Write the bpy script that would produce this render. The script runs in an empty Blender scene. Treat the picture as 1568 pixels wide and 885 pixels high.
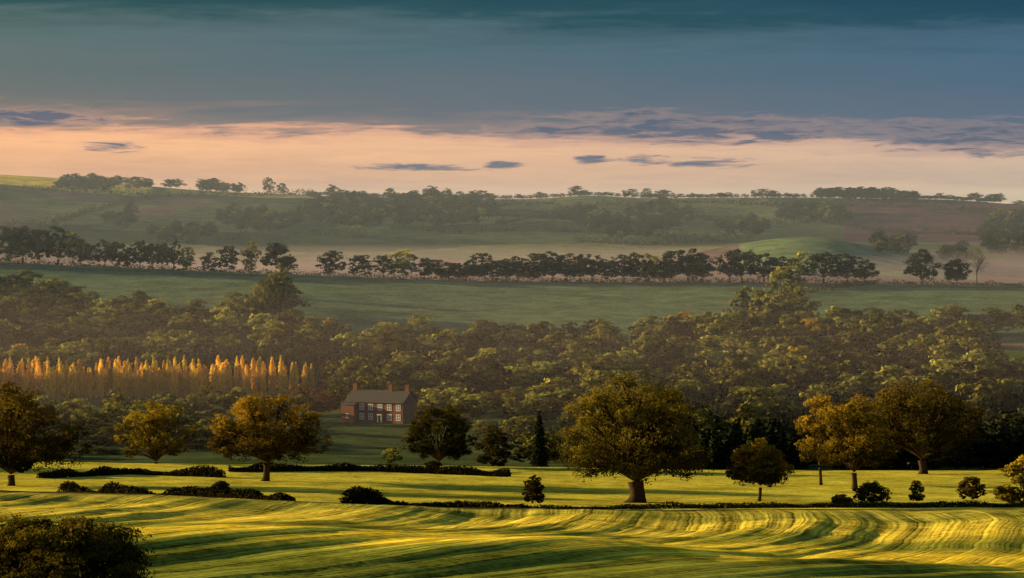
import bpy, math, random
import numpy as np
random.seed(3); rng=np.random.default_rng(7)
F=4446.0; EYE=310.0; CU=784.0
SUN_EL=math.radians(8.5); SUN_AZ=math.radians(-70.0)
scene=bpy.context.scene
scene.view_settings.view_transform='Standard'; scene.view_settings.look='None'; scene.view_settings.exposure=0

# ------------------------------------------------------------------ noise
_perm=rng.random((512,512))
def vnoise(x,y):
    xi=np.floor(x).astype(int); yi=np.floor(y).astype(int); fx=x-xi; fy=y-yi
    fx=fx*fx*(3-2*fx); fy=fy*fy*(3-2*fy)
    a=_perm[xi%512,yi%512]; b=_perm[(xi+1)%512,yi%512]; c=_perm[xi%512,(yi+1)%512]; d=_perm[(xi+1)%512,(yi+1)%512]
    return (a*(1-fx)+b*fx)*(1-fy)+(c*(1-fx)+d*fx)*fy
def fbm(x,y,o=4):
    s=0;a=1;t=0
    for i in range(o):
        s=s+a*(vnoise(x*2**i+17*i,y*2**i+31*i)-.5); t+=a; a*=.5
    return s/t
def pchip(xs,ys,x):
    xs=np.asarray(xs,float); ys=np.asarray(ys,float)
    h=np.diff(xs); sh=(-1,)+(1,)*(ys.ndim-1); hh=h.reshape(sh)
    d=np.diff(ys,axis=0)/hh
    m=np.zeros_like(ys)
    dm=d[:-1]*d[1:]
    w1=2*hh[1:]+hh[:-1]; w2=hh[1:]+2*hh[:-1]
    with np.errstate(all='ignore'):
        hm=(w1+w2)/(w1/d[:-1]+w2/d[1:])
    m[1:-1]=np.where(dm>0,hm,0); m[0]=d[0]; m[-1]=d[-1]
    x=np.clip(x,xs[0],xs[-1]); i=np.clip(np.searchsorted(xs,x)-1,0,len(xs)-2)
    t=((x-xs[i])/h[i]).reshape(sh); H=h[i].reshape(sh)
    return (2*t**3-3*t**2+1)*ys[i]+(t**3-2*t**2+t)*H*m[i]+(-2*t**3+3*t**2)*ys[i+1]+(t**3-t**2)*H*m[i+1]

# ------------------------------------------------------------------ terrain
TU=[0,400,800,1200,1568]
Y={200:(886,886,886,888,900),235:(806,812,824,846,868),262:(811,817,828,846,866),300:(788,799,811,820,826),
345:(752,764,775,778,780),385:(762,772,783,786,786),440:(757,760,771,771,770),500:(735,737,742,745,746),
560:(708,712,716,722,720),610:(712,716,719,725,723),700:(706,707,712,714,714),780:(680,680,690,695,695),
860:(650,645,645,660,665),950:(625,622,620,625,630),1050:(592,590,590,585,590),1150:(556,556,556,545,548),
1250:(515,516,516,510,515),1350:(470,472,480,480,482),1450:(430,435,447,450,450),1530:(402,420,432,434,438),
1620:(408,428,440,442,446),1900:(412,425,424,418,430),2200:(385,400,397,395,400),2600:(345,365,362,370,372),
3000:(300,325,335,342,345),3300:(275,299,308,306,316),3400:(271,297,306,303,315),3700:(278,303,310,308,318),
5000:(300,307,311,310,313)}
TD=[2,20,60,120]; TZ=[[-2.2]*5,[-4.5]*5,[-9.8]*5,[-18.2]*5]
for d in sorted(Y): TD.append(d); TZ.append([-(y-EYE)/F*d for y in Y[d]])
TD+= [8000,15000,45000]; TZ+=[[-6]*5,[-10]*5,[-25]*5]
TD=np.array(TD,float); TZ=np.array(TZ)
us=np.concatenate([np.arange(-4000,-300,60),np.arange(-300,1868,5),np.arange(1870,5600,60)]).astype(float)
ds=np.concatenate([np.arange(2,150,5),np.arange(150,460,0.9),np.arange(460,700,2.5),np.arange(700,1700,8),np.arange(1700,4000,18),np.geomspace(4000,45000,22)])
zc=pchip(TU,TZ.T,us).T
Z=pchip(TD,zc,ds)
U,D=np.meshgrid(us,ds); X=(U-CU)/F*D
def bump(u0,d0,su,sd,a): return a*np.exp(-((U-u0)/su)**2-((D-d0)/sd)**2)
Z+=bump(1230,2120,170,190,17)+bump(80,3400,150,300,3)+bump(690,6000,80,800,16)+bump(900,3350,60,200,4)+bump(1450,3450,90,250,3)
def sm(a,b,x):
    t=np.clip((x-a)/(b-a),0,1); return t*t*(3-2*t)
Z+=fbm(X/60,D/60,3)*1.8*sm(150,220,D)*(1-.6*sm(300,520,D))+fbm(X/220,D/220,4)*15*sm(1700,2200,D)*(1-sm(3200,3400,D))
CX,CY=-176.,342.
R=np.hypot(X-CX,D-CY)
near=sm(150,190,D)*(1-sm(330,350,D))
wR=R+2.4*fbm(X/40,D/40,3)
Z+=near*(0.09*np.sin(wR/5.1*6.283)*vnoise(X/14+9,D/30)*1.5+0.30*np.sin((wR+6*fbm(X/50+5,D/50,2))/23*6.283+1)*(.2+1.4*vnoise(X/30,D/45))+0.035*np.sin(wR/1.9*6.283)*vnoise(X/15,D/40))
Z+=.22*fbm(X/6,D/6,3)*sm(150,200,D)
def gz(u,d):
    u=np.clip(u,us[0],us[-1]); d=np.clip(d,ds[0],ds[-1])
    i=min(max(int(np.searchsorted(ds,d))-1,0),len(ds)-2); j=min(max(int(np.searchsorted(us,u))-1,0),len(us)-2)
    a=(d-ds[i])/(ds[i+1]-ds[i]); b=(u-us[j])/(us[j+1]-us[j])
    return (Z[i,j]*(1-b)+Z[i,j+1]*b)*(1-a)+(Z[i+1,j]*(1-b)+Z[i+1,j+1]*b)*a
def P(u,d): return ((u-CU)/F*d,float(d),float(gz(u,d)))
def dist_of(u,y,dmin=150):
    j=int(np.argmin(abs(us-u))); yy=EYE-F*Z[:,j]/ds
    k=np.where((yy<=y)&(ds>dmin))[0]
    return float(ds[k[0]]) if len(k) else 3400.
def mesh_from(name,co,quads,mats,midx=None,tint=None,smooth=False):
    me=bpy.data.meshes.new(name); n=len(quads)
    me.vertices.add(len(co)); me.vertices.foreach_set('co',np.asarray(co,np.float32).ravel())
    me.loops.add(n*4); me.loops.foreach_set('vertex_index',np.asarray(quads,np.int32).ravel())
    me.polygons.add(n); me.polygons.foreach_set('loop_start',np.arange(0,n*4,4,dtype=np.int32))
    if midx is not None: me.polygons.foreach_set('material_index',np.asarray(midx,np.int32))
    if smooth: me.polygons.foreach_set('use_smooth',np.ones(n,bool))
    for m in mats: me.materials.append(m)
    if tint is not None:
        a=me.attributes.new('tint','FLOAT','POINT'); a.data.foreach_set('value',np.asarray(tint,np.float32))
    me.update(calc_edges=True); return me
def add(name,me,loc=(0,0,0),parent=None,rot=0,scale=1):
    o=bpy.data.objects.new(name,me); scene.collection.objects.link(o)
    o.location=loc; o.rotation_euler=(0,0,rot)
    o.scale=(scale,)*3 if np.isscalar(scale) else scale
    if parent: o.parent=parent
    return o
# ------------------------------------------------------------------ material helpers
def newmat(n):
    m=bpy.data.materials.new(n); m.use_nodes=True; m.node_tree.nodes.clear(); return m,m.node_tree.nodes,m.node_tree.links
class G:
    def __init__(s,nt): s.n=nt.nodes; s.l=nt.links
    def new(s,t,**k):
        x=s.n.new(t)
        for a,b in k.items(): setattr(x,a,b)
        return x
    def put(s,sock,v):
        if isinstance(v,bpy.types.NodeSocket): s.l.new(v,sock)
        else: sock.default_value=v
    def m(s,op,a,b=0.,c=0.,clamp=False):
        x=s.new('ShaderNodeMath',operation=op,use_clamp=clamp); s.put(x.inputs[0],a); s.put(x.inputs[1],b); s.put(x.inputs[2],c); return x.outputs[0]
    def v(s,op,a,b=(0,0,0),sc=None):
        x=s.new('ShaderNodeVectorMath',operation=op); s.put(x.inputs[0],a); s.put(x.inputs[1],b)
        if sc is not None: s.put(x.inputs['Scale'],sc)
        return x.outputs['Value'] if op in('DISTANCE','LENGTH','DOT_PRODUCT') else x.outputs[0]
    def mix(s,f,a,b,bt='MIX'):
        x=s.new('ShaderNodeMix',data_type='RGBA',blend_type=bt); s.put(x.inputs[0],f); s.put(x.inputs[6],a); s.put(x.inputs[7],b); return x.outputs[2]
    def noise(s,vec,sc,det=3,rough=.5,dist=0.,dims='3D'):
        x=s.new('ShaderNodeTexNoise',noise_dimensions=dims)
        if dims=='1D': s.put(x.inputs['W'],vec)
        else: s.put(x.inputs['Vector'],vec)
        x.inputs['Scale'].default_value=sc; x.inputs['Detail'].default_value=det; x.inputs['Roughness'].default_value=rough; x.inputs['Distortion'].default_value=dist
        return x
    def ramp(s,f,pts,interp='LINEAR'):
        x=s.new('ShaderNodeValToRGB'); x.color_ramp.interpolation=interp; e=x.color_ramp.elements
        while len(e)<len(pts): e.new(.5)
        for i,(p,c) in enumerate(pts): e[i].position=p; e[i].color=(*c,1)
        s.put(x.inputs[0],f); return x.outputs[0]
def lin(*c): return tuple(((v/255)/12.92 if v/255<.04045 else ((v/255+.055)/1.055)**2.4) for v in c)

# ground
gm,_,_=newmat('farmland'); g=G(gm.node_tree)
geo=g.new('ShaderNodeNewGeometry'); pos=geo.outputs['Position']
att=g.new('ShaderNodeAttribute',attribute_name='landuse_and_light'); base=att.outputs['Color']
rad=g.v('DISTANCE',g.v('MULTIPLY',pos,(1,1,0)),(CX,CY,0))
wob=g.m('MULTIPLY',g.m('SUBTRACT',g.noise(pos,.03,2).outputs[0],.5),5.)
rr=g.m('ADD',rad,wob)
rows=g.noise(rr,.45,2,.6,dims='1D').outputs[0]
rowsf=g.noise(rr,2.4,1,.6,dims='1D').outputs[0]
nearm=g.new('ShaderNodeAttribute',attribute_name='crop').outputs['Fac']
k=g.m('ADD',g.m('MULTIPLY',g.m('SUBTRACT',rows,.5),1.9),g.m('MULTIPLY',g.m('SUBTRACT',rowsf,.5),2.2))
nA=g.noise(pos,.06,3,.6).outputs[0]; nB=g.noise(pos,1.6,3,.7).outputs[0]; nC=g.noise(pos,.35,3,.7).outputs[0]
k=g.m('MULTIPLY',g.m('MULTIPLY',k,nearm),g.m('MULTIPLY',nA,1.8))
k=g.m('ADD',k,g.m('MULTIPLY',g.m('SUBTRACT',nA,.5),1.9)); k=g.m('ADD',k,g.m('MULTIPLY',g.m('SUBTRACT',nB,.5),2.0)); k=g.m('ADD',k,g.m('MULTIPLY',g.m('SUBTRACT',nC,.5),1.6))
fac=g.m('MAXIMUM',g.m('ADD',k,1.),.2)
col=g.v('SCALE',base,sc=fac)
hue=g.noise(pos,.03,2).outputs[0]
col=g.mix(g.m('MULTIPLY',hue,.5),col,g.v('MULTIPLY',col,(1.35,.95,.6)))
wn=g.new('ShaderNodeTexWhiteNoise'); g.l.new(g.v('SCALE',pos,sc=37.),wn.inputs['Vector'])
j2=g.v('SUBTRACT',wn.outputs['Color'],(.5,.5,.5))
j2=g.v('MULTIPLY',j2,(1.0,1.0,.2))
nrm=g.v('NORMALIZE',g.v('ADD',geo.outputs['Normal'],g.v('SCALE',j2,sc=att.outputs['Alpha'])))
d1=g.new('ShaderNodeBsdfDiffuse'); g.l.new(col,d1.inputs[0]); g.l.new(nrm,d1.inputs['Normal'])
out=g.new('ShaderNodeOutputMaterial'); g.l.new(d1.outputs[0],out.inputs[0])

co=np.stack([X,D,Z],-1).reshape(-1,3); nu=len(us); nd=len(ds)
ii=(np.arange(nd-1)[:,None]*nu+np.arange(nu-1)[None]).ravel()
quads=np.stack([ii,ii+1,ii+nu+1,ii+nu],-1)
me=mesh_from('ground',co,quads,[gm],smooth=True)
L=np.zeros((nd,nu,4)); L[...,3]=.7
def paint(mask,c,a=.7): 
    mk=np.clip(mask,0,1)[...,None]; L[:]=L*(1-mk)+np.array([*c,a])*mk
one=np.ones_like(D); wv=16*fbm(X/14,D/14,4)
paint(one,(.18,.22,.032),.6); paint(sm(222,238,D+wv)*(1-sm(262,290,D+wv)),(.80,.65,.055),.95); paint(sm(286,302,D+wv)*(1-sm(312,328,D+wv)),(.62,.53,.06),.9); paint(sm(320,332,D+wv),(.34,.33,.05))  # bright crest bands and darker slope before them: low sunlight painted into albedo
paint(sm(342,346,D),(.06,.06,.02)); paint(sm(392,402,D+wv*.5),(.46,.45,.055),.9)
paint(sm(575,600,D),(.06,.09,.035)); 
paint(sm(1210,1230,D),(.09,.155,.092));  # middle field darkened in albedo for muted, cloud-shadowed light
paint(((U>1440)&(D>1090)&(D<1185)).astype(float),(.40,.42,.06),.9); paint(((U>1440)&(D>=1185)&(D<1228)).astype(float),(.2,.15,.11))
paint(sm(1545,1560,D),(.13,.10,.105))
paint(((U>1130)&(U<1500)&(D>1850)&(D<2300)).astype(float),(.15,.22,.12))
sx=rng.uniform(-900,900,95); sy=rng.uniform(2250,3650,95)
fc=[(.07,.095,.06),(.04,.06,.04),(.12,.14,.075),(.09,.07,.075),(.035,.052,.035),(.09,.115,.065)]
farm=D>2230
Xf=X[farm]; Df=D[farm]
dd=(Xf[:,None]*1.4-sx[None]*1.4)**2+(Df[:,None]-sy[None])**2
near1=np.argmin(dd,1)
tmp=L[farm]; tmp[:,:3]=np.array([fc[i%6] for i in range(95)])[near1]; 
L[farm]=tmp
paint(((U<235)&(D>3180)).astype(float),(.55,.46,.08)); paint(((U>1290)&(D>2650)&(D<3350)).astype(float),(.09,.05,.075))
paint(((U>250)&(U<500)&(D>3230)).astype(float),(.30,.28,.08))
ca=me.color_attributes.new('landuse_and_light','FLOAT_COLOR','POINT'); ca.data.foreach_set('color',L.reshape(-1).astype(np.float32))
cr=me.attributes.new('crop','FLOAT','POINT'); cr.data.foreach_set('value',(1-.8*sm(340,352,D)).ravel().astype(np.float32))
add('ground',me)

# ------------------------------------------------------------------ foliage
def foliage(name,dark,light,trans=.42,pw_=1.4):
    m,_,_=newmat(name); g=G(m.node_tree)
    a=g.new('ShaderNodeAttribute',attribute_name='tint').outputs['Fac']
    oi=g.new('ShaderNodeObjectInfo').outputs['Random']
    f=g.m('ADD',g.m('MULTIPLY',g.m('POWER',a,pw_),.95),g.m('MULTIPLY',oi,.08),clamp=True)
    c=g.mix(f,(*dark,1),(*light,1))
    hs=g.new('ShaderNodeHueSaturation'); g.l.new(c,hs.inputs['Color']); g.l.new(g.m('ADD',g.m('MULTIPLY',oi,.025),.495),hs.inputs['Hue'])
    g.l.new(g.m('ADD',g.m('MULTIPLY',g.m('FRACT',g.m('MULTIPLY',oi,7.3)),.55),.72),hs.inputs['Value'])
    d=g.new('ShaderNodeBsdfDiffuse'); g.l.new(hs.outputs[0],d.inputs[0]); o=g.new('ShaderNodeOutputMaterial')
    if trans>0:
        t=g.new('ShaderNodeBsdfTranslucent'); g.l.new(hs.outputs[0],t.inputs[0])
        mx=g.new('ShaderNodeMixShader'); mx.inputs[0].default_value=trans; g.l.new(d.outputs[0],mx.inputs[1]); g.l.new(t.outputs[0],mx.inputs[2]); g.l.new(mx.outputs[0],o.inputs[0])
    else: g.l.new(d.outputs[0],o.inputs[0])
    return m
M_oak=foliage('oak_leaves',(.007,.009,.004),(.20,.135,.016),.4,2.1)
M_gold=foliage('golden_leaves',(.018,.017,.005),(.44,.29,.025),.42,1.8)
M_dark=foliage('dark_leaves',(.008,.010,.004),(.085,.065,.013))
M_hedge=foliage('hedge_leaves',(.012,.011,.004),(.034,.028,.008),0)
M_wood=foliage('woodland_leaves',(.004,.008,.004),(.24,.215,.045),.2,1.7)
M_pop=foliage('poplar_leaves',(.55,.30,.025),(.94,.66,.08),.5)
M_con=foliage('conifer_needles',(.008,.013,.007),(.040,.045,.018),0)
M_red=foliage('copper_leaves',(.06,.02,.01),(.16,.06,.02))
M_dist=foliage('distant_leaves',(.004,.006,.005),(.055,.055,.024),.2)  # leaf colour darkened to carry the muted light of the middle distance
M_will=foliage('willow_leaves',(.03,.04,.01),(.42,.38,.08),.35,1.6)
bm_,_,_=newmat('bark'); g=G(bm_.node_tree)
p=g.new('ShaderNodeTexCoord').outputs['Object']; c=g.ramp(g.noise(g.v('MULTIPLY',p,(6,6,1.2)),1.,4).outputs[0],[(.3,(.02,.014,.010)),(.7,(.08,.055,.03))])
d=g.new('ShaderNodeBsdfDiffuse'); g.l.new(c,d.inputs[0]); o=g.new('ShaderNodeOutputMaterial'); g.l.new(d.outputs[0],o.inputs[0]); M_bark=bm_

class Geo:
    def __init__(s): s.v=[];s.q=[];s.m=[];s.t=[];s.n=0
    def put(s,v,q,m,t):
        s.v.append(v); s.q.append(q+s.n); s.m.append(np.full(len(q),m)); s.t.append(np.broadcast_to(t,(len(v),)).astype(float)); s.n+=len(v)
    def tube(s,pts,rs,k=6):
        pts=np.array(pts,float); n=len(pts); tan=np.gradient(pts,axis=0); tan/=np.linalg.norm(tan,axis=1)[:,None]+1e-9
        ref=np.array([.3,1,.1]); a=np.cross(tan,ref); a/=np.linalg.norm(a,axis=1)[:,None]+1e-9; b=np.cross(tan,a)
        th=np.arange(k)/k*2*np.pi
        v=pts[:,None]+(a[:,None]*np.cos(th)[None,:,None]+b[:,None]*np.sin(th)[None,:,None])*np.array(rs)[:,None,None]
        i=(np.arange(n-1)[:,None]*k+np.arange(k)[None]); j=(np.arange(n-1)[:,None]*k+(np.arange(k)+1)[None]%k)
        s.put(v.reshape(-1,3),np.stack([i,j,j+k,i+k],-1).reshape(-1,4),1,.5)
    def leaves(s,c,out,size,tint,r,jit=.45):
        n=len(c); nn=out+r.normal(size=(n,3))*jit; nn/=np.linalg.norm(nn,axis=1)[:,None]+1e-9
        a=np.cross(nn,r.normal(size=(n,3))); a/=np.linalg.norm(a,axis=1)[:,None]+1e-9; b=np.cross(nn,a)
        sz=size*r.uniform(.6,1.3,(n,1)); a=a*sz*.5; b=b*sz*.36
        v=np.stack([c-a,c-b+a*.15,c+a,c+b+a*.1],1).reshape(-1,3)
        s.put(v,np.arange(4*n).reshape(n,4),0,np.repeat(tint,4))
    def mesh(s,name,mat): return mesh_from(name,np.concatenate(s.v),np.concatenate(s.q),[mat,M_bark],np.concatenate(s.m),np.concatenate(s.t))
def unit(v): return v/(np.linalg.norm(v,axis=-1,keepdims=True)+1e-9)
def broadleaf(name,mat,H=16,W=16,base=.16,lobes=22,clumps=24,per=24,leaf=.4,tr=.5,seed=1,trunk=True,asym=.15,low=.36,lob=(.16,.40)):
    r=np.random.default_rng(seed); g=Geo(); zb=H*base; fork=np.array([r.normal()*.25,r.normal()*.25,zb+H*.03])
    cz=zb+(H-zb)*low
    ga=np.arange(lobes)*2.399+r.uniform(0,.9,lobes)
    zz=np.linspace(-.75,.97,lobes)+r.normal(0,.1,lobes); zz=np.clip(zz,-.85,1)
    rad=np.sqrt(np.clip(1-np.abs(zz)**2.1,.05,1))*r.uniform(.66,1.1,lobes)
    up=np.where(zz>0,(H-cz),(cz-zb))
    Lr=W*.5*r.uniform(lob[0],lob[1],lobes)
    ax=1+asym*r.normal(size=2)
    C=np.stack([np.cos(ga)*rad*(W*.5-Lr*.8)*ax[0],np.sin(ga)*rad*(W*.5-Lr*.8),cz+zz*(up-Lr*.6)*r.uniform(.88,1.06,lobes)],1)
    inn=max(4,lobes//4); Ci=np.stack([r.normal(0,W*.12,inn),r.normal(0,W*.12,inn),zb+(.3+.5*r.random(inn))*(H-zb)],1)
    C=np.concatenate([C,Ci]); Lr=np.concatenate([Lr,np.full(inn,W*.17)])
    for ci,lr in zip(C,Lr):
        rel=(ci-np.array([0,0,cz]))/np.array([W*.5,W*.5,(H-zb)*.5])
        dirs=unit(r.normal(size=(clumps,3))+unit(rel)*.5+np.array([0,0,.25]))
        cc=ci+dirs*lr*r.uniform(.6,1.14,(clumps,1))*np.array([1,1,.72])
        ct=np.clip(r.uniform(0,1,clumps)*.25+.65*(dirs[:,2]+1)*.5+.35*rel[2]-.08+r.normal(0,.14),0,1)  # lit lobe tops and shaded undersides painted into the leaf tint
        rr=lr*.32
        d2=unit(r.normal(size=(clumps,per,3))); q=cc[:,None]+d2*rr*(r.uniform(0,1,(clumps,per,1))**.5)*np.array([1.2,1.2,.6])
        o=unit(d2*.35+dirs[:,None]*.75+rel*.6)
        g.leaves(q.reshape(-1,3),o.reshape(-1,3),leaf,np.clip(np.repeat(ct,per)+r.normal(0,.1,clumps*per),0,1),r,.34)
        if trunk:
            s0=fork if ci[2]>zb+H*.1 else np.array([0,0,zb]); mid=(s0+ci)/2+np.array([*(ci[:2]*-.12),H*.04])+r.normal(0,W*.02,3)
            t=np.linspace(0,1,7)[:,None]; bez=(1-t)**2*s0+2*t*(1-t)*mid+t*t*ci
            g.tube(bez,np.linspace(tr*.46,tr*.07,7),5)
            for kk in range(3):
                e=cc[kk]; t2=np.linspace(0,1,4)[:,None]; g.tube(bez[4]*(1-t2)+e*t2+np.array([0,0,1])*t2*(1-t2)*lr*.3,np.linspace(tr*.15,tr*.03,4),4)
    if trunk:
        t=np.linspace(0,1,8); pts=np.stack([t*fork[0]+.12*np.sin(t*4)*tr,t*fork[1],t*fork[2]-.4],1)
        rs=tr*(.95-.2*t+.75*np.exp(-t*7)+.2*t**4); g.tube(pts,rs,10)
    return g.mesh(name,mat)
def conifer(name,H=14,W=5,seed=1,leaf=.7,n=1500):
    r=np.random.default_rng(seed); g=Geo()
    h=r.uniform(0,1,n); h=1-np.sqrt(1-h*.995); tier=(h*11)%1; rad=W*.5*(1-h)**.85*(.55+.45*(1-tier))*r.uniform(.4,1.05,n)+.1
    a=r.uniform(0,2*np.pi,n); p=np.stack([np.cos(a)*rad,np.sin(a)*rad,H*(.06+.94*h)-rad*.25],1)
    g.leaves(p,unit(np.stack([np.cos(a),np.sin(a),np.full(n,.5)],1)),leaf,r.uniform(0,1,n),r); g.tube([[0,0,-.3],[0,0,H*.5],[0,0,H*.98]],[.22,.12,.02],5)
    return g.mesh(name,M_con)
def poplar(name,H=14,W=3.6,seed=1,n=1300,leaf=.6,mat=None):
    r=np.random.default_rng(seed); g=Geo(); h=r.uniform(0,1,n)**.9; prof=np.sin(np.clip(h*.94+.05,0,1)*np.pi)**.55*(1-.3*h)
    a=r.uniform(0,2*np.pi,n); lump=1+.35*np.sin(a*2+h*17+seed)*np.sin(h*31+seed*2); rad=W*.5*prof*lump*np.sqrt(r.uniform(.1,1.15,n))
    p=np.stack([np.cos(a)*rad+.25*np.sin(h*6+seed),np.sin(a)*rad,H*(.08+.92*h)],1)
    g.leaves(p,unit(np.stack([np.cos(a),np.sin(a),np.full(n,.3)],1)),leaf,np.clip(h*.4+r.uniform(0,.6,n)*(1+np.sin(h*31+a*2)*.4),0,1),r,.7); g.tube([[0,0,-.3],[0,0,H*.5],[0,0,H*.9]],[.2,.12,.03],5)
    return g.mesh(name,mat or M_pop)
def bare(name,H=16,seed=2):
    r=np.random.default_rng(seed); g=Geo()
    def br(p,d,l,rad,dep):
        t=np.linspace(0,1,4)[:,None]; q=p+d*l*t+np.array([0,0,.12*l])*t*t; g.tube(q,np.linspace(rad,rad*.6,4),4)
        if dep==0:
            n=3; g.leaves(q[-1]+r.normal(0,.35,(n,3)),unit(r.normal(size=(n,3))),.22,r.uniform(0,1,n),r); return
        for i in range(3 if dep>1 else 4): br(q[-1] if i<2 else q[2],unit(d+r.normal(0,.42,3)+np.array([0,0,.12])),l*r.uniform(.62,.85),rad*.58,dep-1)
    br(np.array([0,0,-.3]),np.array([0,0,1.]),H*.27,.35,5); return g.mesh(name,M_dark)
def hedge(name,paths,h,w,mat,leaf=.35,dens=26,seed=5):
    r=np.random.default_rng(seed); g=Geo()
    for pts in paths:
        for (u0,d0),(u1,d1) in zip(pts[:-1],pts[1:]):
            a=np.array(P(u0,d0)); b=np.array(P(u1,d1)); Ln=np.linalg.norm(b-a); n=int(Ln*dens)+1; t=r.uniform(0,1,n)
            base=np.array([P(u0+(u1-u0)*x,d0+(d1-d0)*x) for x in t])
            hv=h*(.25+1.3*vnoise(base[:,0]/4.5+seed,base[:,1]/4.5)**1.2+.25*vnoise(base[:,0]/1.3,base[:,1]/1.3)); an=r.uniform(0,np.pi,n); q=np.sqrt(r.uniform(.1,1,n))
            off=np.stack([np.zeros(n),np.cos(an)*w*.5*q,np.sin(an)*hv*q],1); nx=unit(b-a); off[:,0]=-nx[1]*off[:,1]; off[:,1]=nx[0]*np.cos(an)*w*.5*q
            g.leaves(base+off,unit(off+1e-3),leaf,r.uniform(0,1,n)*.5+.5*vnoise(base[:,0]/2,base[:,1]/2),r)
    return add(name,g.mesh(name,mat))

# ---- foreground trees, each its own object
def tree(name,u,d,top,wpx,mat,seed,base=.16,lobes=24,clumps=26,per=26,leaf=.38,tr=None,trunk=True,rot=0,asym=.1,sink=0,low=.36,**k):
    p=P(u,d); H=max((EYE-top)/F*d-p[2]+sink,1.2); W=wpx/F*d
    m=broadleaf(name,mat,H,W,base,lobes,clumps,per,leaf,tr or max(.18,H*.033),seed,trunk=trunk,asym=asym,low=low,**k)
    return add(name,m,(p[0],p[1],p[2]-sink),rot=rot)
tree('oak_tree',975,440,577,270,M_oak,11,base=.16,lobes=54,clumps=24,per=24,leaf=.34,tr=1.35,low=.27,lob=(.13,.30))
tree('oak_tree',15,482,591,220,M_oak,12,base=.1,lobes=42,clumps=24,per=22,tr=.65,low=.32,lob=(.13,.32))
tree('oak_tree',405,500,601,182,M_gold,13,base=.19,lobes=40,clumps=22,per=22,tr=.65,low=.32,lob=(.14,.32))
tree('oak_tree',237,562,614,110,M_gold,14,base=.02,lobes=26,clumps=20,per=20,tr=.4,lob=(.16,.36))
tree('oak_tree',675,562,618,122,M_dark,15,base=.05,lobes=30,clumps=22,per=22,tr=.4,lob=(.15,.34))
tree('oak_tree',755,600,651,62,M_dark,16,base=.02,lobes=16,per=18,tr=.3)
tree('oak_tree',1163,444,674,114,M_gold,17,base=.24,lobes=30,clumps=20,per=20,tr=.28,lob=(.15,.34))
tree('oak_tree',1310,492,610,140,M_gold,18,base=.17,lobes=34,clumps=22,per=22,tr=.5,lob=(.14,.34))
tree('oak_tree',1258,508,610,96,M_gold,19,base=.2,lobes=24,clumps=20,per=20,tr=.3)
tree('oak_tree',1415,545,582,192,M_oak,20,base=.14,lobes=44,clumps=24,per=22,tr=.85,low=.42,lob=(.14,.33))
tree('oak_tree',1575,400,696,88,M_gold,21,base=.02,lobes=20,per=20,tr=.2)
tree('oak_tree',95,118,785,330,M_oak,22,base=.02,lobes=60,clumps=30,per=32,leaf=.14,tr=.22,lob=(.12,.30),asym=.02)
for i,(u,d,t,w) in enumerate([(-1250,222,620,420),(-820,300,620,300),(-420,420,610,200),(-330,545,615,170),(-620,560,600,190),(-480,600,610,180),(-230,640,620,150)]):  # unseen oaks added left of frame to cast long shadows over the fields
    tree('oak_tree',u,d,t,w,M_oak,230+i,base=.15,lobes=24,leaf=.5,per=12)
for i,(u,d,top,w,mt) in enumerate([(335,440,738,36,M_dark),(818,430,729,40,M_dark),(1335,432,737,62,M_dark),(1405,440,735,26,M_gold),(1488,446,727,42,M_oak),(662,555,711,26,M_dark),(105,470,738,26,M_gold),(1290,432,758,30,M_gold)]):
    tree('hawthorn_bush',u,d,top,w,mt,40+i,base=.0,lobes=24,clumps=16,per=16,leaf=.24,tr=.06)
p=P(826,640); add('holly_tree',conifer('holly_tree',14,5.2,3,.5,2600),p)
hedge('field_hedge',[[(60,505),(200,520),(340,512)],[(350,528),(560,535),(780,525)]],1.25,2.4,M_hedge,leaf=.45,dens=190)
hedge('field_hedge',[[(535,356),(600,372),(700,380),(800,372)],[(95,420),(250,400),(440,372)]],1.7,3.0,M_hedge,leaf=.38,dens=300,seed=8)
hedge('field_margin_scrub',[[(800,398),(1000,412),(1300,420),(1720,425)]],.75,2.0,M_dark,leaf=.34,dens=110,seed=9)

# ---- prototypes for woodland
def protos(mat,n,trunk=False,**k): return [broadleaf('wood_tree_mesh',mat,seed=60+i,trunk=trunk,**k) for i in range(n)]
lo=dict(H=13,W=12,base=.02,lobes=11,clumps=13,per=8,leaf=.95,low=.5,lob=(.28,.5))
pw=protos(M_wood,6,**lo); pg=[]; pd=[]; pl=[]
for m in pw:
    for L_,mt in((pg,M_gold),(pd,M_dist),(pl,M_will)):
        c=m.copy(); c.materials[0]=mt; L_.append(c)
pt=protos(M_dist,5,True,H=13,W=12,base=.17,lobes=17,clumps=12,per=8,leaf=.8,tr=.4,low=.4)
pc=[conifer('conifer_mesh',14,5.5,s,.9,700) for s in(1,2)]
pp=[poplar('poplar_mesh',14,4.2,s) for s in(1,2,3,4)]
def empty(n): 
    o=bpy.data.objects.new(n,None); scene.collection.objects.link(o); return o
cnt=0
def inst(par,me,u,d,h,w=None,nm='tree'):
    global cnt; cnt+=1
    p=P(u,d); H0=14 if 'conifer' in me.name or 'poplar' in me.name else 13.; s=h/H0
    W0=12. if H0==13 else 4.2; sw=s if w is None else w/W0
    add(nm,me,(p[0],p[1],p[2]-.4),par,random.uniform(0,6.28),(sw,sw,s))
wood=empty('woodland')
def top_d(u):
    return np.interp(u,[-600,0,80,150,250,340,352,440,452,520,700,850,1000,1130,1150,1230,1250,1568,2200],[1400,1395,1360,1320,1290,1300,1330,1420,1215,1205,1205,1210,1205,1210,1240,1250,1215,1212,1215])
def low_d(u):
    return np.interp(u,[-600,0,340,480,650,800,880,2200],[700,745,765,900,900,700,655,640])
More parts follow.
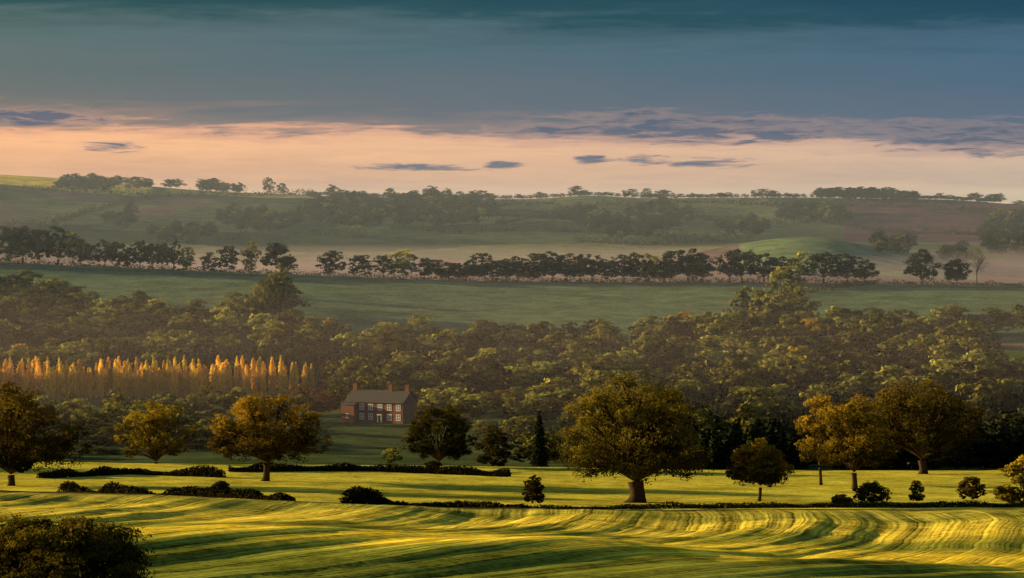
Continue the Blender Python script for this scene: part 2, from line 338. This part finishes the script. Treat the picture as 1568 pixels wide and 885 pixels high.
def wood_ok(u,d):
    if not(low_d(u)<d<top_d(u)): return False
    if u<500 and 905<d<985: return False
    if u>1475+(1230-d)*.3 and 1045<d<1235: return False
    return True
d=640.
while d<1430:
    step=12.5; du=15.0/d*F; u=-420+random.uniform(0,du)
    while u<1950:
        uu=u+random.uniform(-.45,.45)*du; dd=d+random.uniform(-6,6)
        if wood_ok(uu,dd):
            clump=vnoise(np.array(uu/60.),np.array(dd/40.)); hh=random.uniform(5.5,14.5)+4*clump
            if dd<950 and uu<900: hh*=.6
            if 985<=dd<=1015 and uu<490:
                pass
            elif 1015<dd<1100 and 150<uu<760 and random.random()<.8:
                for q in range(5): inst(wood,random.choice(pc),uu+random.uniform(-34,34),dd+random.uniform(-6,6),random.uniform(11,15),random.uniform(3.6,5),'conifer')
            elif uu>1000 and dd<900 and random.random()<.5:
                for q in range(4): inst(wood,random.choice(pc),uu+random.uniform(-32,32),dd+random.uniform(-5,5),random.uniform(8,14),random.uniform(4,6),'conifer')
            else:
                r=random.random(); P_=pw if r<.64 else pd if r<.80 else pl if r<.95 else pg
                if dd<880 and uu>880: P_=pd if random.random()<.6 else pw
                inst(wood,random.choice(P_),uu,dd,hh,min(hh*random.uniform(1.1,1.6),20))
        u+=du
    d+=step
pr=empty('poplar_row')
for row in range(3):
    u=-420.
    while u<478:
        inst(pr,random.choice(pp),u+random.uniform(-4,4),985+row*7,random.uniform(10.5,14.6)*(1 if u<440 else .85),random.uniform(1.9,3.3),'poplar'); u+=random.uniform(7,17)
rowe=empty('ridge_tree_row')
R_=[(8,350,46),(35,346,50),(62,352,40),(88,350,52),(112,358,40),(135,372,30)]
x=160
while x<300: R_.append((x,random.uniform(368,380),random.uniform(26,34))); x+=random.uniform(15,22)
R_+=[(322,388,26),(350,377,32),(386,372,32),(424,370,46),(440,392,28),(507,384,42),(553,391,38),(588,390,32),(617,382,44)]
x=650
while x<1020: R_.append((x,random.uniform(384,404),random.uniform(32,48))); x+=random.uniform(14,26)
R_+=[(1030,384,44),(1055,381,60),(1076,392,36),(1118,384,36),(1138,381,44),(1170,388,46),(1195,394,34),(1228,388,44),(1260,386,50),(1297,390,48),(1325,398,34)]
for i,(u,t,w) in enumerate(R_):
    d=1530+random.uniform(-8,8); z=gz(u,d); h=(EYE-t)/F*d-z+.5
    if i%9==4 or (t==372 and u>300): inst(rowe,random.choice(pl),u,d,h,w/F*d*1.15)
    else: inst(rowe,random.choice(pt if random.random()<.6 else pd),u,d,h,w/F*d*1.25)
x=-300
while x<0: inst(rowe,random.choice(pd),x,1530,15,15); x+=30
hedge('ridge_hedge',[[(-200,1532),(150,1532),(450,1532),(900,1532),(1345,1532),(1700,1532)]],2.6,2.5,M_dist,leaf=.9,dens=14,seed=3)
for i,(u,t,w) in enumerate([(1412,384,58),(1465,396,50)]):
    d=1525; H=(EYE-t)/F*d-gz(u,d); me=broadleaf('ridge_oak_mesh',M_dist,H,w/F*d,.12,22,18,14,.7,.5,80+i); add('oak_tree',me,P(u,d))
add('bare_tree',bare('bare_tree',20),P(1496,1525))
sl=empty('hedgerow_trees')
for u,y,t,w in [(365,520,452,60),(395,520,440,70),(415,515,430,60),(430,480,405,45),(372,500,455,50),(440,530,470,50),(1140,505,440,60),(1165,505,438,60),(1205,482,405,70),(1225,500,440,60),(1185,510,450,70),(1340,512,470,70),(1400,515,480,70),(1455,512,462,80),(1290,505,470,60),(1520,512,470,70),(1560,505,465,60),(1480,510,478,60),(590,545,490,40),(560,545,505,50),(300,512,458,60)]:
    d=dist_of(u,y,1000); z=gz(u,d); h=(EYE-t)/F*d-z
    inst(sl,random.choice(pl if u in(1205,1165,590,1185) else pw),u,d,h,w/F*d)
hedge('slope_hedge',[[(1215,1430),(1260,1470),(1345,1525)],[(1240,1300),(1568,1330),(1800,1330)]],2.5,3,M_dist,leaf=.9,dens=14,seed=4)
vt=empty('valley_trees')
for u,d,t,w,mt in [(467,890,588,70,'r'),(500,900,600,40,'r'),(520,905,575,50,'w'),(665,880,592,55,'l'),(695,880,590,60,'l'),(730,900,605,60,'l'),(640,900,590,50,'w'),(850,880,578,90,'l'),(820,870,600,60,'l'),(600,700,682,34,'l'),(310,760,668,60,'w'),(350,780,672,50,'w'),(150,740,680,70,'w'),(280,770,650,60,'l'),(440,770,668,50,'w'),(480,820,650,50,'w'),(640,800,655,40,'w'),(560,905,572,60,'w'),(610,905,578,50,'w'),(900,760,640,70,'w'),(40,720,668,80,'w'),(330,850,620,60,'l')]:
    if mt=='r':
        me=pw[1].copy(); me.materials[0]=M_red
    else: me=random.choice(pl if mt=='l' else pw)
    inst(vt,me,u,d,(EYE-t)/F*d-gz(u,d),w/F*d*1.1)
fw=empty('distant_woods')
def ridge(u,t,w,m=None,d=3380):
    z=gz(u,d); h=(EYE-t)/F*d-z+.6; inst(fw,random.choice(m or pd),u,d,max(h,5),w/F*d*1.2)
for u,t,w in [(140,268,34),(120,275,26),(172,272,22),(190,272,22),(208,271,32),(225,280,22),(258,275,20),(270,274,26),(310,274,22),(328,273,28),(345,280,26),(412,272,18),(432,281,16),(508,284,22),(525,291,22),(597,288,18),(661,286,26),(655,292,18),(738,292,22),(748,296,20),(826,295,22),(882,285,24),(895,292,18),(965,290,26),(990,289,16),(1015,291,32),(1165,290,30),(1182,292,24),(1521,300,22),(1560,308,20),(1105,296,20),(1210,298,26)]: ridge(u,t,w)
x=480
while x<1250:
    ridge(x,EYE-F*gz(x,3380)/3380-random.uniform(2,8),random.uniform(8,18)); x+=random.uniform(5,14)
for k in range(3):
    x=1255
    while x<1402: ridge(x,random.uniform(286,293)+(5 if x>1370 else 0),random.uniform(14,24),pd,3330+k*20); x+=9
x=1404
while x<1535: ridge(x,random.uniform(296,306),18); x+=7
def blob(u0,u1,y0,y1,n,h=(8,13),m=None):
    for i in range(n):
        a=random.uniform(0,6.28); q=math.sqrt(random.random()); u=(u0+u1)/2+math.cos(a)*q*(u1-u0)/2; y=(y0+y1)/2+math.sin(a)*q*(y1-y0)/2
        d=dist_of(u,y,1650); hh=random.uniform(*h); inst(fw,random.choice(m or (pd if random.random()<.85 else pw)),u,d,hh,hh*1.15)
for b in [(470,600,308,352,110),(560,770,304,350,160),(330,470,325,358,65),(80,130,283,296,18),(100,230,280,296,36),(300,370,285,300,20),(850,930,325,350,35),(960,1060,318,355,70),(160,210,325,352,12),(1190,1310,325,345,50),(1500,1568,335,395,70),(1520,1700,330,400,70),(1100,1180,340,365,20),(1440,1500,395,412,10),(230,330,352,378,25),(900,1010,340,368,40),(1330,1400,372,392,14)]: blob(*b)
def dl(pts): return [(u,dist_of(u,y,1650)) for u,y in pts]
hedge('distant_hedgerows',[dl(q) for q in [[(0,296),(120,297),(280,303),(400,300),(480,298)],[(80,345),(150,325),(235,303)],[(470,300),(520,330),(560,352)],[(760,345),(860,322),(1000,312),(1250,316),(1568,328)],[(600,352),(700,360),(850,356),(980,362),(1100,372)],[(1040,330),(1160,345),(1300,340)],[(330,375),(420,365),(560,362)],[(0,352),(90,345)],[(1180,318),(1230,330),(1330,355),(1500,362)],[(660,312),(760,318),(850,313)],[(880,372),(1000,378),(1150,368)]]],6,5,M_dist,leaf=1.8,dens=7,seed=6)

# ------------------------------------------------------------------ brick house
def simple(name,c,c2=None,sc=1.,rough=.8):
    m,_,_=newmat(name); g=G(m.node_tree); p=g.new('ShaderNodeTexCoord').outputs['Object']
    col=g.mix(g.noise(p,sc,4).outputs[0],(*c,1),(*(c2 or c),1)); b=g.new('ShaderNodeBsdfPrincipled'); g.l.new(col,b.inputs['Base Color']); b.inputs['Roughness'].default_value=rough
    o=g.new('ShaderNodeOutputMaterial'); g.l.new(b.outputs[0],o.inputs[0]); return m
bk,_,_=newmat('brick'); g=G(bk.node_tree); p=g.new('ShaderNodeTexCoord').outputs['Object']
br=g.new('ShaderNodeTexBrick'); mp=g.new('ShaderNodeMapping'); mp.inputs['Rotation'].default_value=(math.pi/2,0,0); g.l.new(p,mp.inputs[0]); g.l.new(mp.outputs[0],br.inputs[0])
br.inputs['Color1'].default_value=(.34,.125,.08,1); br.inputs['Color2'].default_value=(.26,.095,.065,1); br.inputs['Mortar'].default_value=(.30,.20,.15,1); br.inputs['Scale'].default_value=4
c=g.mix(g.noise(p,.5,4).outputs[0],br.outputs[0],g.v('SCALE',br.outputs[0],sc=.6)); d=g.new('ShaderNodeBsdfDiffuse'); g.l.new(c,d.inputs[0]); o=g.new('ShaderNodeOutputMaterial'); g.l.new(d.outputs[0],o.inputs[0])
M_slate=simple('slate',(.028,.024,.024),(.05,.042,.04),2,.8); M_white=simple('white_paint',(.85,.83,.8)); M_glass=simple('window_glass',(.16,.17,.18),rough=.08); M_door=simple('door_paint',(.05,.09,.07))  # pale pane base colour stands in for reflected sky
import bmesh
def box(bm,x0,x1,y0,y1,z0,z1):
    vs=[bm.verts.new((x,y,z)) for z in(z0,z1) for x,y in((x0,y0),(x1,y0),(x1,y1),(x0,y1))]
    for f in((3,2,1,0),(4,5,6,7),(0,1,5,4),(1,2,6,5),(2,3,7,6),(3,0,4,7)): bm.faces.new([vs[i] for i in f])
house=empty('brick_house')
def part(nm,fn,mat):
    bm=bmesh.new(); fn(bm); me=bpy.data.meshes.new(nm); bm.to_mesh(me); bm.free(); me.materials.append(mat); o=bpy.data.objects.new(nm,me); scene.collection.objects.link(o); o.parent=house; return o
hw,hd,wh,rh=9.5,4.2,6.6,3.3
def walls(bm):
    box(bm,-hw,hw,-hd,hd,-1.5,wh)
    for s in(-1,1):
        x0,x1=(s*hw,s*(hw-.35)); a=[bm.verts.new((x,y,z)) for x in(x0,x1) for y,z in((-hd,wh),(hd,wh),(0,wh+rh-.15))]
        for f in((0,1,2),(5,4,3),(0,3,4,1),(1,4,5,2),(2,5,3,0)): bm.faces.new([a[i] for i in f])
    box(bm,-hw-.8,-hw+3.6,-hd-1.6,-hd-.003,-1.5,wh-1.1)
part('walls',walls,bk)
def roof(bm):
    for s in(-1,1):
        a=[bm.verts.new(q) for q in((-hw-.4,s*(hd+.45),wh-.3),(hw+.4,s*(hd+.45),wh-.3),(hw+.4,0,wh+rh),(-hw-.4,0,wh+rh),(-hw-.4,s*(hd+.45),wh-.08),(hw+.4,s*(hd+.45),wh-.08),(hw+.4,0,wh+rh+.22),(-hw-.4,0,wh+rh+.22))]
        for f in((0,1,2,3),(7,6,5,4),(0,4,5,1),(1,5,6,2),(3,7,4,0)): bm.faces.new([a[i] for i in f])
    a=[bm.verts.new(q) for q in((-hw-1,-hd-1.9,wh-1.1),(-hw+3.8,-hd-1.9,wh-1.1),(-hw+3.8,-hd-.01,wh-.35),(-hw-1,-hd-.01,wh-.35))]; bm.faces.new(a)
part('roof',roof,M_slate)
def chim(bm):
    for x in(-hw+.8,3.2,hw-.8): 
        box(bm,x-.65,x+.65,-.5,.5,wh+rh-1.2,wh+rh+1.7); box(bm,x-.75,x+.75,-.6,.6,wh+rh+1.702,wh+rh+1.95)
        for q in(-.3,.3): box(bm,x+q-.14,x+q+.14,-.14,.14,wh+rh+1.952,wh+rh+2.4)
part('chimneys',chim,bk)
wx=[-4.2,-1.2,1.9,5.0,8.0]
W_=[(x,z) for x in wx for z in(1.0,4.1)]
def frames(bm):
    for x,z in W_:
        if x==1.9 and z==1.0: continue
        y=-hd-.06
        for a in((x-.74,x-.54,z,z+1.6),(x+.54,x+.74,z,z+1.6)): box(bm,a[0],a[1],y,-hd-.002,a[2],a[3])
        for a in((z-.2,z+.0),(z+1.6,z+1.8)): box(bm,x-.8,x+.8,y-.02,-hd-.002,a[0],a[1])
        box(bm,x-.538,x+.538,y,-hd-.002,z+.71,z+.89)
        box(bm,x-.09,x+.09,y+.01,-hd-.002,z+.001,z+.709); box(bm,x-.09,x+.09,y+.01,-hd-.002,z+.891,z+1.599)
    for z in(1,4.1):
        for y0 in(-2,1.2): box(bm,-hw-.05,-hw-.002,y0,y0+.12,z,z+1.5); box(bm,-hw-.05,-hw-.002,y0+1,y0+1.12,z,z+1.5); box(bm,-hw-.05,-hw-.002,y0+.121,y0+.999,z+.7,z+.8)
    box(bm,-8.8,-7.6,-hd-1.65,-hd-1.602,1.2,1.32); box(bm,-8.8,-7.6,-hd-1.65,-hd-1.602,2.6,2.72); box(bm,-8.25,-8.13,-hd-1.65,-hd-1.602,1.321,2.599)
    box(bm,1.2,1.35,-hd-.5,-hd-.002,0,2.4); box(bm,2.45,2.6,-hd-.5,-hd-.002,0,2.4); box(bm,1.1,2.7,-hd-.6,-hd-.002,2.402,2.65)
part('window_frames',frames,M_white)
def glass(bm):
    for x,z in W_:
        if x==1.9 and z==1.0: continue
        box(bm,x-.538,x+.538,-hd-.025,-hd-.001,z,z+1.6)
    box(bm,-8.8,-7.6,-hd-1.62,-hd-1.6005,1.32,2.6)
part('window_panes',glass,M_glass)
part('door',lambda bm:box(bm,1.36,2.44,-hd-.06,-hd-.001,0,2.2),M_door)
hp=P(584,858); house.location=(hp[0],hp[1],hp[2]+.2); house.rotation_euler=(0,0,math.radians(-28)); house.scale=(1.02,1.0,.92)

# ------------------------------------------------------------------ haze and mist (real volumes)
def haze(name,x0,x1,y0,y1,z0,z1,dens,col,an):
    bm=bmesh.new(); box(bm,x0,x1,y0,y1,z0,z1); me=bpy.data.meshes.new(name); bm.to_mesh(me); bm.free()
    m,_,_=newmat(name); g=G(m.node_tree); v=g.new('ShaderNodeVolumeScatter'); v.inputs['Color'].default_value=(*col,1); v.inputs['Density'].default_value=dens; v.inputs['Anisotropy'].default_value=an
    m.cycles.volume_sampling='DISTANCE'
    o=g.new('ShaderNodeOutputMaterial'); g.l.new(v.outputs[0],o.inputs['Volume']); me.materials.append(m); return add(name,me)
haze('haze',-3000,3000,700,9000,-35.9,32,.00007,(.58,.74,1.),.2)
haze('valley_mist',-3000,3000,700,1590,-129,-36,.00017,(.95,.88,1),.3)
haze('hill_mist',-3000,3000,1591,2900,-129,-36,.00055,(.9,.78,.95),.3)

# ------------------------------------------------------------------ sun and sky
sd=bpy.data.lights.new('sun','SUN'); sd.energy=12.5; sd.angle=math.radians(.5); sd.color=(1,.72,.34)
so=bpy.data.objects.new('sun',sd); scene.collection.objects.link(so)
from mathutils import Vector
l=Vector((math.sin(SUN_AZ)*math.cos(SUN_EL),math.cos(SUN_AZ)*math.cos(SUN_EL),math.sin(SUN_EL)))
so.rotation_euler=l.to_track_quat('Z','Y').to_euler(); so.location=(0,0,200)
w=bpy.data.worlds.new('World'); scene.world=w; w.use_nodes=True; w.node_tree.nodes.clear(); g=G(w.node_tree)
sky=g.new('ShaderNodeTexSky',sky_type='NISHITA'); sky.sun_disc=False; sky.sun_elevation=SUN_EL; sky.sun_rotation=SUN_AZ
dirv=g.v('NORMALIZE',g.new('ShaderNodeTexCoord').outputs['Generated'])
sp=g.new('ShaderNodeSeparateXYZ'); g.l.new(dirv,sp.inputs[0])
az=g.m('ARCTAN2',sp.outputs[0],sp.outputs[1]); el=g.m('ARCSINE',sp.outputs[2])
cv=g.new('ShaderNodeCombineXYZ'); g.l.new(g.m('MULTIPLY',az,10.),cv.inputs[0]); g.l.new(g.m('MULTIPLY',el,150.),cv.inputs[1])
n1=g.noise(cv.outputs[0],.9,5,.6,.6).outputs[0]
cv2=g.new('ShaderNodeCombineXYZ'); g.l.new(g.m('MULTIPLY',az,48.),cv2.inputs[0]); g.l.new(g.m('MULTIPLY',el,380.),cv2.inputs[1])
n2=g.noise(cv2.outputs[0],1.1,6,.66,.5).outputs[0]
azc=g.m('MINIMUM',g.m('MAXIMUM',az,-.3),.3)
e2=g.m('ADD',el,g.m('MULTIPLY',g.m('ADD',azc,.176),.021))
e2=g.m('ADD',e2,g.m('MULTIPLY',g.m('SUBTRACT',n1,.5),.022))
e2=g.m('ADD',e2,g.m('MULTIPLY',g.m('SUBTRACT',n2,.5),.010))
S=.1
ramp=g.ramp(g.m('DIVIDE',e2,S),[(0,lin(152,130,134)),(.05,lin(178,148,142)),(.12,lin(204,168,146)),(.22,lin(230,188,154)),(.26,lin(210,168,148)),(.29,lin(130,124,130)),(.35,lin(98,112,126)),(.56,lin(80,110,126)),(.63,lin(68,100,114)),(.69,lin(34,80,95)),(.77,lin(18,70,88)),(1.,lin(95,120,140))])
warm=g.m('MULTIPLY_ADD',azc,-2.4,.5,clamp=True)
tint=g.mix(warm,(.74,.90,1.10,1),(1.34,1.07,.80,1)); ramp=g.v('MULTIPLY',ramp,tint)
mask=None; nd=g.m('MULTIPLY',g.m('SUBTRACT',n2,.5),7.)
for (u,y,wu,hy) in [(1060,201,210,20),(1190,208,90,14),(985,186,90,15),(1480,214,170,24),(850,202,90,10),(640,257,110,6),(175,226,56,8),(1085,251,70,9),(903,246,28,8),(765,255,36,6),(990,246,38,10),(50,184,150,13)]:
    a=(u-CU)/F; e=(EYE-y)/F
    x_=g.m('DIVIDE',g.m('SUBTRACT',az,a),wu/F); y_=g.m('DIVIDE',g.m('SUBTRACT',el,e),hy/F)
    q=g.m('MULTIPLY_ADD',x_,x_,g.m('MULTIPLY',y_,y_)); mask=q if mask is None else g.m('MINIMUM',mask,q)
mask=g.m('SUBTRACT',.95,g.m('ADD',mask,nd))
core=g.m('MULTIPLY',g.m('MULTIPLY',mask,.9,clamp=True),.9)
halo=g.m('MULTIPLY',g.m('MULTIPLY_ADD',mask,.35,.35,clamp=True),.5)
cloud=g.mix(halo,ramp,(*lin(216,168,150),1)); cloud=g.mix(core,cloud,(*lin(64,92,120),1))
b1=g.new('ShaderNodeBackground'); g.l.new(cloud,b1.inputs[0]); b1.inputs[1].default_value=1
b2=g.new('ShaderNodeBackground'); g.l.new(sky.outputs[0],b2.inputs[0]); b2.inputs[1].default_value=.07
mx=g.new('ShaderNodeMixShader'); cover=g.ramp(el,[(0,(.94,)*3),(.1,(.94,)*3),(.5,(.65,)*3)]); g.l.new(cover,mx.inputs[0]); g.l.new(b2.outputs[0],mx.inputs[1]); g.l.new(b1.outputs[0],mx.inputs[2])
o=g.new('ShaderNodeOutputWorld'); g.l.new(mx.outputs[0],o.inputs[0])

cam=bpy.data.cameras.new('camera'); co_=bpy.data.objects.new('camera',cam); scene.collection.objects.link(co_); scene.camera=co_
cam.lens=36*F/1568; cam.clip_end=60000; cam.clip_start=.5
co_.location=(0,0,0); co_.rotation_euler=(math.pi/2-math.atan(132.5/F),0,0)
print('instances',cnt)
